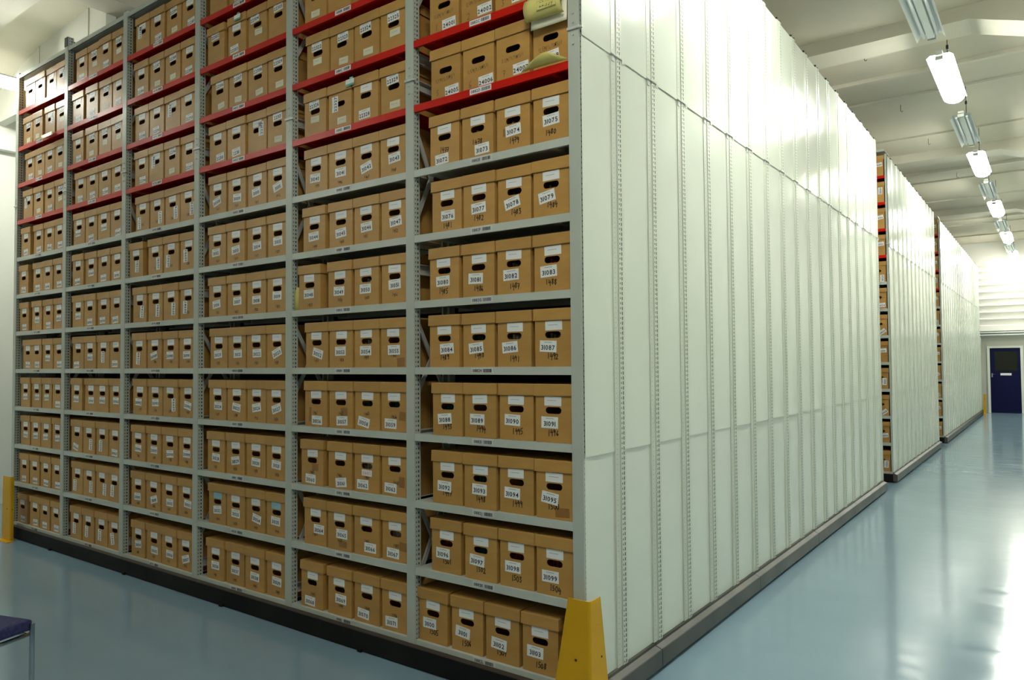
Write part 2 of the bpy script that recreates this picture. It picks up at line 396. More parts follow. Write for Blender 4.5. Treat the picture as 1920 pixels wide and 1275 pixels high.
ORD = {0: 'bottom', 1: 'second', 2: 'third', 3: 'fourth', 4: 'fifth', 5: 'sixth', 6: 'seventh', 7: 'eighth', 8: 'ninth', 9: 'tenth', 10: 'eleventh', 11: 'twelfth'}
LET = 'LKJIHGFEDCBA'
def carriage(label, yb, p0, p1, joint0, joint1, front=False, bays=6, group=None):
    """p0..p1: index range of side panels; yb: y of the block's front face"""
    PW = 0.061 if bays == 6 else 0.024
    SM = SEAM if yb < 12 else SEAMF
    root = thing('mobile_shelving', label, 'shelving', (-3.3, yb+joint0, 0), 0, group)
    R = root.location
    def add(mb, name, m, loc=(0, 0, 0), par=None, **kw):
        o = mb.obj(name, m, None, (0, 0, 0), **kw)
        o.parent = root if par is None else par
        L = Vector(loc)-R if par is None else Vector(loc)
        o.location = L
        return o
    ya, ye = yb+joint0, yb+joint1
    # plinth: black chassis and grey fender along the aisle end
    if front:
        mb = MB().box((-6.63, yb-.040, FZ+.008), (.0, yb+.002, Z0-.030)).box((-6.63, yb-.030, FZ), (.0, yb-.010, FZ+.008)).box((-6.62, yb+.002, FZ), (0.0, ye-.002, Z0-.045))
        if bays == 6:
            for xx in (-5.6, -4.25, -2.9, -1.5): mb.box((xx, yb-.052, FZ), (xx+.03, yb-.036, FZ+.02))
        add(mb, 'chassis', BLACK)
        add(MB().box((-6.60, yb-.038, Z0-.030), (-.005, yb+.0015, Z0-.026)), 'chassis_ledge', BROWN)
    else:
        add(MB().box((-6.62, ya+.002, FZ), (0.0, ye-.002, Z0-.045)), 'chassis', BLACK)
    mb = MB()
    last_unit = (label.find('far end') >= 0 or label.find('last unit') >= 0 or label.find('fifth from') >= 0)
    for a, b in (((yb-.040) if front else ya-.042, ye-(.0 if last_unit else .048)),):
        pr = [(0.001, .0), (.052, .0), (.055, .006), (.055, .092), (.052, .096), (.050, .092), (.016, .106), (.0145, .1195), (0.001, .1195)]
        mb.face([(x, a, z) for x, z in pr]); mb.face([(x, b, z) for x, z in reversed(pr)])
        for q, r in zip(pr, pr[1:]+pr[:1]): mb.face([(q[0], a, q[1]), (r[0], a, r[1]), (r[0], b, r[1]), (q[0], b, q[1])])
    add(mb, 'bumper', PLINTH if not front else [PLINTH])
    # added opaque core: blocks light, its near-black stands for shade behind the boxes
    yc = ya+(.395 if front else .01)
    add(MB().box((-6.58, yc, Z0), (-.01, ye-.012, ZTOP-.03)), 'shade_core', VOID)
    mb = MB().box((-6.60, (yc if front else ya+.004), ZTOP-.028), (-.002, ye-.004, ZTOP-.01))
    if front: mb.box((-6.585, yb+.031, ZTF-.025), (-PW-.003, yc-.001, ZTF-.010)).box((-6.585, yc-.001, ZTOP-.028), (-PW-.003, yc+.01, ZTF-.010))
    add(mb, 'top_cover', SHELF)
    for i in range(p0, p1):
        a = yb+(.012 if i == 0 else S0+SP*(i-1)+.046); b = yb+S0+SP*i-.052
        for (z0, z1, dx, lip) in ((Z0+.0, 1.205, 0, 0), (1.195, 3.22, .0035, .012*random.random()**2), (3.215, ZTOP-.01, .007, 0.0)):
            add(panel(a, b, z0, z1, .001+dx, random.uniform(0, .005), lip), 'side_panel', PANEL, fix=False)
        ysm = yb+S0+SP*i
        last = (i == p1-1)
        mb = MB().box((0, -.053, 0), (.010, -.004, ZTOP-Z0))
        if not last or ye > ysm+.03: mb.box((0, -.002, 0), (.014, .046, ZTOP-Z0))
        add(mb, 'side_post', SM, (0, ysm, Z0))
        c1 = -.0035 if (last and ye < ysm+.03) else .052
        mb = MB().box((.0, -.062, 0), (.020, c1, .006)).box((.010, -.05, -.03), (.014, -.02, 0))
        if c1 > 0: mb.box((.014, .050, -.02), (.018, .075, .012))
        add(mb, 'splice_clip', BRACE, (0, ysm, 3.215))
        mb = MB().box((-.01, -.055, 0), (.012, -.035, .016))
        if c1 > 0: mb.box((-.01, .022, 0), (.012, .046, .016)).box((-.008, -.036, .004), (.008, .024, .009))
        add(mb, 'top_clip', DARK, (0, ysm, ZTOP))
    if not front:
        add(MB().box((0, .001, 0), (.014, .049, ZTOP-Z0)), 'side_post', SEAM2 if yb < 12 else SEAMF, (0, ya, Z0))
        add(MB().box((0, .001, 0), (.020, .055, .006)).box((.014, .053, -.02), (.018, .078, .012)), 'splice_clip', BRACE, (0, ya, 3.215))
        add(MB().box((-.01, .025, 0), (.012, .049, .016)), 'top_clip', DARK, (0, ya, ZTOP))
    # left end sheets
    add(MB().box((-6.592, ya+(.05 if front else .003), Z0), (-6.589, ye-.003, ZTOP-.03)), 'end_panel', PANEL)
    if front:
        ks = range(0, 7) if bays == 6 else range(5, 7)
        for k in ks:
            xr = -(6-k)*BAYW
            zt = (ZTF if bays == 6 else ZTOP)+(.09 if (k == 1 and bays == 6) else .015)
            add(post_mesh(zt-.085, False, PW), 'post', POST, (xr, yb, .085))
            add(post_mesh(zt-.085, True, PW), 'post', POST, (xr, yb+S0-.003, .085))
            if k < 6:
                for nm, mbx in brace_bars(.012, S0-.012): add(mbx, nm, BRACE, (xr-PW/2, yb, 0))
            mb = MB().box((-PW-.002, -.0085, -.006), (.006, .0, .006)).box((.003, -.008, -.008), (.02, .004, .002))
            for q in (-.075, -.03, .03, .075):
                mb.tube([(-PW/2, -.006, q), (-PW/2, 0, q)], .0042, 8)
            add(mb, 'post_splice', BRACE, (xr, yb, 3.25))
            mb = MB().box((-PW*.7, -.004, -.004), (-PW*.3, .0, .006))
            add(mb, 'top_clip', DARK, (xr, yb+.006, zt))
            if k == 1 and bays == 6:
                add(MB().box((-PW-.004, -.004, -.085), (0, .0, 0)).obox((-.01, .01, -.03), (-.01, .22, -.075), .02, .012), 'top_bracket', DARK, (xr, yb, zt))
        for b in ([0, 1, 2, 3, 4, 5] if bays == 6 else [5]):
            x1 = -(5-b)*BAYW-PW-.0015; x0 = -(6-b)*BAYW+.0015
            add(MB().box((x0, yb+.004, ZTF-.010), (x1, yb+.03, ZTF-.004)).box((x0, yb+.002, ZTF-.040), (x1, yb+.006, ZTF-.004)), 'top_beam', GREY)
            for r in range(12):
                z = zs(r); m = RED if r >= 8 else SHELF
                th = .040 if r else .026
                # folded tray: front lip, deck, rear lip
                mb = MB().box((x0, yb+.002, z-th), (x1, yb+.005, z)).box((x0, yb+.005, z-.004), (x1, yb+S0+.03, z-.001))
                mb.box((x0, yb+.005, z-th), (x1, yb+.018, z-th+.003)).box((x0, yb+S0+.027, z-th), (x1, yb+S0+.03, z-.004))
                mb.box((x0+.1, yb+.02, z-.03), (x0+.13, yb+S0, z-.004)).box((x1-.13, yb+.02, z-.03), (x1-.1, yb+S0, z-.004))
                sh = add(mb, 'shelf', m, (0, 0, 0), bevel=0)
                # coded strip on the lip
                cx = (x0+x1)/2-.03 if b == 5 else (x0+x1)/2+.0
                if b < 5: cx += -.02
                lb = MB().box((-.072, -.0012, -.015 if r else -.0115), (.072, 0, .015 if r else .0115))
                if bays == 6:
                    text(lb, '088%d%s' % ((b-3) % 10, LET[r]) if b >= 3 else '087%d%s' % (b+7, LET[r]), -.032, 0, .0155, -.0018, 1, 0, .95)
                    xx = .008
                    while xx < .062:
                        ww = random.choice((.0012, .002, .003)); lb.face([(xx, -.0018, -.009), (xx+ww, -.0018, -.009), (xx+ww, -.0018, .009), (xx, -.0018, .009)], 1); xx += ww+random.choice((.001, .0018))
                o = lb.obj('shelf_label', [PAPER if r >= 8 else SHELF_LAB, INK], None, (0, 0, 0), fix=False)
                o.parent = sh; o.location = (cx, yb+.002, z-(.019 if r else .0135))
    return root
SHELF_LAB = mat('shelf_strip', (0.62, 0.63, 0.60), 0.4)

J = [S0+SP*i-.003 for i in range(30)]       # joint between the two posts of seam i+1
carriage('nearest mobile shelving unit, six bays of brown archive boxes on grey and red shelves', 0, 0, 2, 0, J[1], True)
names = ['second', 'third', 'fourth', 'fifth']
for q in range(4):
    a, b = 2+4*q, 6+4*q
    carriage('white-panelled mobile shelving unit, %s from the front in the nearest block' % names[q], 0, a, b, J[a-1], (J[b-1] if q < 3 else S0+SP*17+.05))
Y2 = 8.235
carriage('first shelving unit of the middle block, boxes glimpsed at its open front edge', Y2, 0, 4, 0, J[3], True, 1)
carriage('white-panelled shelving unit in the centre of the middle block', Y2, 4, 8, J[3], J[7])
carriage('white-panelled shelving unit at the far end of the middle block', Y2, 8, 12, J[7], S0+SP*11+.05)
Y3 = 14.13
on = ['second', 'third', 'fourth', 'fifth', 'last']
carriage('first shelving unit of the farthest tall block, thin strip of boxes at its front', Y3, 0, 4, 0, J[3], True, 1)
for q in range(5):
    a, b = 4+4*q, 8+4*q
    if q == 4: b = 23
    carriage('white-panelled shelving unit, %s unit of the farthest tall block' % on[q], Y3, a, b, J[a-1], (J[b-1] if q < 4 else S0+SP*22+.05))
# low cabinet beyond the last block
lc = thing('low_cabinet', 'low pale cabinet beyond the farthest block, beside the blue door', 'cabinet', (-.52, 24.10, FZ))
MB().box((-.5, -.08, 0.1), (.5, .35, 2.38)).obj('cabinet_body', PANEL, lc, bevel=.008)
MB().box((-.5, -.085, 0), (.52, .35, .1)).obj('plinth', BLACK, lc)

# ------------------------------------------------------------------ archive boxes
BW, BD, BH = .209, .352, .232      # body
LW, LD, LH = .2230, .366, .058    # lid
TOPZ = .285
def stadium(cx, cz, hw, hh, n=6):
    pts = []
    for s in (1, -1):
        for i in range(n+1):
            t = -math.pi/2+math.pi*i/n if s == 1 else math.pi/2+math.pi*i/n
            pts.append((cx+s*(hw-hh)+hh*math.cos(t), cz+hh*math.sin(t)))
    return pts
def body_mesh():
    bm = bmesh.new(); t = .004; Zt = .275
    def ring(y):
        out = [bm.verts.new((x, y, z)) for x, z in ((-BW/2, 0), (BW/2, 0), (BW/2, Zt), (-BW/2, Zt))]
        inn = [bm.verts.new((x, y, z)) for x, z in stadium(0, .156, .046, .0165)]
        es = [bm.edges.new((a, b)) for l in (out, inn) for a, b in zip(l, l[1:]+l[:1])]
        bmesh.ops.triangle_fill(bm, edges=es, use_beauty=True, use_dissolve=False)
        return out, inn
    oF, iF = ring(-BD/2); oB, iB = ring(-BD/2+t)
    for a, b, c, d in zip(iF, iF[1:]+iF[:1], iB[1:]+iB[:1], iB): bm.faces.new((a, b, c, d))
    # outer and inner side walls, bottom
    def quad(*p): bm.faces.new([bm.verts.new(q) for q in p])
    for s in (-1, 1):
        x = s*BW/2
        quad((x, -BD/2, 0), (x, BD/2, 0), (x, BD/2, Zt), (x, -BD/2, Zt))
        xi = x-s*t
        quad((xi, -BD/2+t, t), (xi, BD/2-t, t), (xi, BD/2-t, Zt), (xi, -BD/2+t, Zt))
    quad((-BW/2, BD/2, 0), (BW/2, BD/2, 0), (BW/2, BD/2, Zt), (-BW/2, BD/2, Zt))
    quad((-BW/2, -BD/2, 0), (BW/2, -BD/2, 0), (BW/2, BD/2, 0), (-BW/2, BD/2, 0))
    quad((-BW/2, -BD/2, t), (BW/2, -BD/2, t), (BW/2, BD/2, t), (-BW/2, BD/2, t))
    bmesh.ops.recalc_face_normals(bm, faces=bm.faces)
    me = bpy.data.meshes.new('box_body'); bm.to_mesh(me); bm.free(); me.materials.append(KRAFT)
    return me
def lid_mesh(sag=0.0):
    mb = MB().box((-LW/2, -LD/2, TOPZ-LH), (LW/2, LD/2, TOPZ))
    me = mb.mesh('box_lid', KRAFT)
    bm = bmesh.new(); bm.from_mesh(me); bmesh.ops.recalc_face_normals(bm, faces=bm.faces)
    low = [f for f in bm.faces if f.normal.z < -.9]
    r = bmesh.ops.inset_region(bm, faces=low, thickness=.004)
    for f in low:
        for v in f.verts: v.co.z = TOPZ-.004
    bmesh.ops.bevel(bm, geom=[e for e in bm.edges if all(v.co.z > TOPZ-.001 for v in e.verts) or (abs(e.verts[0].co.x-e.verts[1].co.x) < 1e-5 and abs(e.verts[0].co.y-e.verts[1].co.y) < 1e-5 and abs(e.verts[0].co.x) > LW/2-.001)], offset=.0035, segments=2, profile=.6, affect='EDGES')
    for v in bm.verts:
        if v.co.z < TOPZ-LH+.005:
            v.co.z += sag*math.copysign(1, v.co.x)*.5
            v.co.x *= 1.004
    bm.to_mesh(me); bm.free()
    return me
BODY = body_mesh(); LIDS = [lid_mesh(0), lid_mesh(.003), lid_mesh(-.003)]
FY = -BD/2
def rect(mb, cx, cz, wd, ht, rot, y, t=.0008, mi=0):
    c, s = math.cos(rot), math.sin(rot)
    P = [(cx+a*c-b*s, cz+a*s+b*c) for a, b in ((-wd/2, -ht/2), (wd/2, -ht/2), (wd/2, ht/2), (-wd/2, ht/2))]
    n = len(mb.v); mb.v += [(x, y, z) for x, z in P]+[(x, y-t, z) for x, z in P]
    for q in ((3, 2, 1, 0), (4, 5, 6, 7), (0, 1, 5, 4), (1, 2, 6, 5), (2, 3, 7, 6), (3, 0, 4, 7)):
        mb.f.append(tuple(n+i for i in q)); mb.m.append(mi); mb.sm.append(False)
def number_label(num, cx, cz, rot, mt=PAPER):
    mb = MB(); rect(mb, cx, cz, .097, .056, rot, FY-.0002)
    y = FY-.0016; c, s = math.cos(rot), math.sin(rot)
    text(mb, num, cx-(-.006)*s*1, cz-.006*c, .0225, y, 1, rot, 1.0, .12)
    xx = -.022
    while xx < .022:
        ww = random.uniform(.003, .007); zc = .0195
        a = [(xx, zc-.0016), (xx+ww, zc-.0016), (xx+ww, zc+.0016), (xx, zc+.0016)]
        mb.face([(cx+p*c-q*s, y, cz+p*s+q*c) for p, q in a], 2); xx += ww+.0015
    return mb.mesh('number_label', [mt, INK, FAINT])
def blank_label(cx, cz, wd, ht, rot, mt=PAPER):
    mb = MB(); rect(mb, cx, cz, wd, ht, rot, FY-.0002, .0008)
    y = FY-.0015; xx = -wd*.33
    c, s = math.cos(rot), math.sin(rot)
    while xx < wd*.2:
        ww = random.uniform(.003, .009)
        mb.face([(cx+p*c-q*s, y, cz+p*s+q*c) for p, q in ((xx, .002), (xx+ww, .002), (xx+ww, .0045), (xx, .0045))], 1); xx += ww+.002
    return mb.mesh('address_label', [mt, FAINT])

BAYN = ['leftmost bay', 'second bay from left', 'third bay from left', 'fourth bay from left', 'fifth bay from left', 'rightmost bay']
SLOT = ['leftmost', 'second', 'third', 'rightmost']
D = math.radians
# (dx, z, rot in degrees[, handwriting z]) of each number sticker, per bay and shelf; measured from the photograph
M1, LOW, V = (0, .10, 0, .048), (0.0, .040, 0, .085), 90
SPEC = {
 (5, 'C'): [(.035, .045, 2, 's'), (.055, .05, 2, 's'), (.05, .05, 2, 's'), (.02, .05, 0, 's')],
 (5, 'D'): [(.045, .035, 2, 's'), (.05, .035, 2, 's'), (.05, .045, 3, 's'), (.0, .06, 6, 's')],
 (5, 'E'): [(-.02, .038, 2, .085), (.03, .045, 3, .088), (.0, .105, 5, .052), (.0, .112, 3, .05)],
 (5, 'F'): [(.008, .088, -1, .035), (-.002, .1, 2, .047), (-.014, .1, 14, .052), (-.025, .1, 10, .058)],
 (5, 'G'): [(-.010, .1, 1, .048), (-.018, .098, -3, .045), (-.018, .1, 2, .043), (-.02, .1, 4, .046)],
 (5, 'H'): [(.018, .1, 3, .055), (-.018, .1, 6, .06), (-.027, .1, 4, .042), (-.028, .1, -3, .052)],
 (5, 'I'): [(-.02, .09, 3, .048), (-.02, .095, -1, .048), (-.025, .1, -1, .046), (-.022, .097, -1, .048)],
 (5, 'J'): [(-.022, .094, -1, .058), (-.005, .1, -1, .052), (-.027, .1, -1, .05), (-.025, .1, -8, .062)],
 (5, 'K'): [(-.024, .1, -1, .06), (-.025, .1, -3, .055), (-.025, .1, -1, .046), (-.025, .09, -1, .035)],
 (5, 'L'): [(-.025, .1, -1, .06), (-.03, .1, -5, .048), (-.022, .09, -4, .052), (-.03, .1, -2, .042)],
 (4, 'C'): [(-.01, .2, 2, 'b'), (.01, .2, 3, 'b'), (-.01, .2, 3, 'b'), (0, .2, 2, 'b')],
 (4, 'D'): [(-.01, .2, 3, 'b'), (-.045, .16, 90, 'b'), (-.01, .045, 3, 't'), (-.01, .2, 3, 'b')],
 (4, 'E'): [(-.01, .095, 0, .045), (-.0, .095, 2, .035), (.0, .09, 14, .03), (.01, .105, 4, .035)],
 (4, 'F'): [(-.005, .095, 2, .03), (.0, .09, 4, .035), (0, .1, 4, .045), (.01, .105, 5, .05)],
 (4, 'G'): [(-.008, .1, 1, .03), (-.005, .1, -2, .045), (-.01, .1, 2, .047), (.0, .11, 3, .05)],
 (4, 'H'): [(.01, .09, -16, .045), (-.005, .1, 1, .047), (-.01, .1, -1, .06), (.0, .1, 1, .07)],
 (4, 'I'): [(.01, .04, -2, .085), (.01, .045, 1, .09), (-.03, .045, -12, .095), (-.03, .045, -1, .085)],
 (4, 'J'): [(-.015, .04, -1, .085), (.01, .04, 6, .085), (-.035, .045, -1, .09), (-.035, .045, -1, .08)],
 (4, 'K'): [(.035, .10, -1, .065), (.02, .1, -1, .06), (.03, .05, -1, .085), (-.02, .045, -1, .09)],
 (4, 'L'): [(-.02, .04, -1, .085), (.01, .1, -2, .06), (-.03, .05, -3, .085), (-.03, .05, 1, .09)],
 (3, 'B'): [(-.01, .21, 2, 0), (-.03, .05, 2, 0), (-.03, .205, 3, 'b'), (.0, .21, 3, 0)],
 (3, 'C'): [(-.0, .205, 2, 'b'), (.0, .205, 3, 'b'), (-.0, .205, 4, 'b'), (0, .205, 4, 'b')],
 (3, 'D'): [(.03, .045, 3, 't'), (.0, .045, 3, 't'), (.045, .16, 92, 't'), (.0, .205, 3, 'b')],
 (3, 'E'): [(-.01, .095, 16, .04), (.005, .09, -3, .035), (-.01, .1, 6, .03), (.0, .1, 16, .04)],
 (3, 'F'): [(-.015, .095, 2, .03), (.0, .09, 6, .03), (.005, .095, 3, .03), (.0, .105, 3, .035)],
 (3, 'G'): [(-.01, .09, 6, .03), (.01, .1, 3, .025), (.0, .095, 2, .03), (.0, .11, -2, .04)],
 (3, 'H'): [(-.01, .1, 4, .035), (.01, .1, 1, .035), (.01, .1, 2, .035), (.0, .1, 22, .035)],
 (3, 'I'): [(.005, .1, -1, .04), (.0, .095, -8, .04), (.0, .1, 8, .03), (-.0, .1, 16, .03)],
 (3, 'J'): [(.0, .1, -2, .035), (.0, .095, 8, .035), (-.0, .1, -3, .04), (.0, .1, -4, .035)],
 (3, 'K'): [(.0, .1, 3, .035), (.0, .1, -1, .03), (.01, .09, -10, .03), (-.01, .1, -2, .035)],
 (3, 'L'): [(.0, .1, 0, .035), (.0, .1, -3, .035), (.0, .095, -4, .035), (.0, .1, -3, .035)],
 (2, 'E'): [(-.05, .07, 88, .05), (.045, .08, 90, .05), (.045, .09, 92, .05), (.05, .09, 90, .05)],
 (2, 'F'): [(.01, .09, 88, .05), (.04, .085, 92, .05), (-.045, .09, 88, .05), (-.04, .11, 92, .05)],
 (2, 'G'): [(.035, .085, 84, .05), (.03, .085, 88, .05), (.035, .085, 88, .05), (-.04, .09, 88, .05)],
 (2, 'H'): [(-.02, .08, 88, .05), (-.01, .10, 14, .05), (-.01, .1, 1, .05), (-.01, .1, 1, .05)],
 (2, 'I'): [(-.02, .1, -3, .04), (.0, .1, 0, .04), (.045, .09, 92, .04), (.0, .09, -12, .04)],
 (2, 'J'): [(.0, .1, -2, .04), (-.0, .1, -1, .04), (.0, .085, 3, .04), (.0, .1, -1, .04)],
 (2, 'K'): [(-.01, .085, 2, .035), (.01, .085, 14, .035), (.01, .085, 0, .035), (.02, .1, -6, .035)],
 (2, 'L'): [(.0, .1, 4, .035), (.01, .085, 0, .035), (.01, .09, -1, .035), (.0, .085, 14, .035)],
 (1, 'E'): [(-.02, .105, 2, 0), (.0, .038, 6, 0), (.0, .105, 2, 0), (.02, .035, 2, 0)],
 (1, 'F'): [(-.01, .04, 2, 0), (.0, .1, 2, 0), (-.01, .04, 2, 0), (-.01, .05, 2, 0)],
 (1, 'G'): [(.0, .1, 2, 0), (.0, .04, 2, 0), (-.02, .045, 2, 0), (-.02, .04, 4, 0)],
 (1, 'H'): [(-.03, .035, 2, 0), (.0, .1, 0, 0), (-.01, .1, 90, 0), (-.02, .04, 0, 0)],
 (1, 'I'): [(-.01, .1, 0, 0), (.01, .095, -1, 0), (.0, .1, -1, 0), (.0, .1, 0, 0)],
 (1, 'J'): [(-.02, .045, -12, 0), (.03, .08, 88, 0), (-.03, .08, 88, 0), (-.01, .037, -3, 0)],
 (1, 'K'): [(-.045, .075, 90, 0), (.035, .085, 88, 0), (.04, .085, 88, 0), (-.035, .09, 87, 0)],
 (1, 'L'): [(-.035, .09, 88, 0), (-.03, .09, 86, 0), (-.03, .09, 88, 0), (-.04, .085, 100, 0)],
}
GAP = {(3, 'I'): (.11, 9, 0), (0, 'E'): (.02, 1, .035), (0, 'F'): (.0, 1, .08), (0, 'G'): (.03, 1, .07), (2, 'F'): (.03, 1, .07), (4, 'F'): (.086, 1, .02), (4, 'G'): (.04, 1, .05), (4, 'J'): (.02, 1, .02),
       (4, 'C'): (.125, 9, 0), (5, 'K'): (.10, 1, .016), (5, 'L'): (.004, 1, .006), (4, 'L'): (.05, 1, .02), (0, 'L'): (.02, 1, .05), (1, 'I'): (.10, 1, .025), (3, 'B'): (.03, 1, .03), (1, 'B'): (.03, 1, .04),
       (4, 'I'): (.108, 9, 0), (5, 'D'): (.112, 9, 0), (3, 'F'): (.10, 9, 0), (2, 'B'): (.05, 9, 0), (4, 'K'): (.10, 9, 0), (0, 'K'): (.04, 9, 0), (0, 'J'): (.05, 9, 0), (0, 'I'): (.05, 9, 0), (0, 'B'): (.03, 2, .04), (1, 'C'): (.02, 1, .03)}
END = {(5, 'L'): .092}
TAPES = {(4, 'I', 0): (-.055, .075, .02, .09), (4, 'I', 1): (.03, .1, .06, .05), (4, 'I', 3): (.065, .09, .05, .05), (4, 'J', 0): (.03, .115, .06, .045), (4, 'J', 3): (.055, .085, .045, .06), (4, 'H', 3): (.055, .03, .06, .05),
         (4, 'K', 1): (.03, .04, .07, .04), (4, 'K', 3): (.06, .09, .06, .05), (5, 'J', 3): (.045, .035, .08, .045), (5, 'J', 1): (-.045, .105, .03, .045), (4, 'C', 9): (0, 0, 0, 0), (5, 'E', 2): (-.05, .1, .03, .04), (0, 'E', 9): (0, 0, 0, 0)}
FOLD = {(5, 'E', 1): 'w', (5, 'E', 2): 'w', (5, 'F', 2): 'g', (5, 'F', 3): 'd', (5, 'G', 0): 'g', (5, 'G', 2): 'd', (5, 'G', 3): 'r', (5, 'H', 1): 'g', (5, 'H', 2): 'w', (5, 'H', 3): 'd', (5, 'I', 0): 'g', (5, 'J', 1): 'g', (5, 'K', 0): 'r', (5, 'K', 2): 'r', (5, 'K', 3): 'r', (5, 'K', 1): 'g',
        (4, 'E', 2): 'r', (4, 'H', 1): 'r', (4, 'H', 2): 'w', (4, 'I', 0): 'r', (4, 'I', 2): 'g', (4, 'I', 3): 'g', (4, 'J', 2): 'w', (4, 'K', 2): 'r', (4, 'K', 3): 'w', (4, 'G', 2): 'w', (3, 'H', 2): 'r', (3, 'K', 2): 'd', (3, 'L', 1): 'r', (4, 'C', 2): 'r', (3, 'B', 1): 'w', (4, 'L', 0): 'g', (5, 'D', 0): 'w', (5, 'D', 3): 'w'}
FM = {'w': mat('white_folder', (.62, .60, .50), .7), 'g': mat('green_folder', (.025, .12, .05), .7), 'r': mat('red_folder', (.28, .035, .02), .7), 'd': mat('buff_folder', (.22, .17, .10), .7)}
FN = {'w': 'white', 'g': 'green', 'r': 'red', 'd': 'buff'}
fmesh = {}
for kx, mt in FM.items():
    mb = MB(); rr = random.Random(3)
    x = -.075
    while x < .07:
        ww = rr.uniform(.008, .018); mb.box((x, -.135+rr.uniform(0, .02), 0), (x+ww, .14, .150+rr.uniform(-.012, .012))); x += ww+rr.uniform(.002, .006)
    fmesh[kx] = mb.mesh('folders', mt)

# first box of all: prototype with its two shared parts
proto = thing('archive_box', '', 'box'); proto_body = link('box_body', BODY, proto); proto_lid = link('box_lid', LIDS[0], proto)
first = [True]
def place_box(x, y, z, rz, label, group, lid=0):
    if first[0]:
        r, b, l = proto, proto_body, proto_lid; first[0] = False
    else:
        r = proto.copy(); COL.objects.link(r)
        b = proto_body.copy(); b.parent = r; COL.objects.link(b)
        l = proto_lid.copy(); l.parent = r; COL.objects.link(l)
    l.data = LIDS[lid]
    r.location = (x, y, z); r.rotation_euler = (0, 0, rz); r['label'] = label; r['category'] = 'box'; r['group'] = group
    return r
def number(b, r, s):
    L = LET[r]; k = 11-r
    if b == 5:
        if L in 'CD': return 24001+(k-2)*4+s
        return 31072+(k-4)*4+s
    if r >= 8: return 22314+16*(b-4)+k*4+s
    return 31040+32*(b-4)+(k-4)*4+s
hidden = {(5, 'A'), (5, 'B'), (4, 'A')}
R2 = random.Random(11)
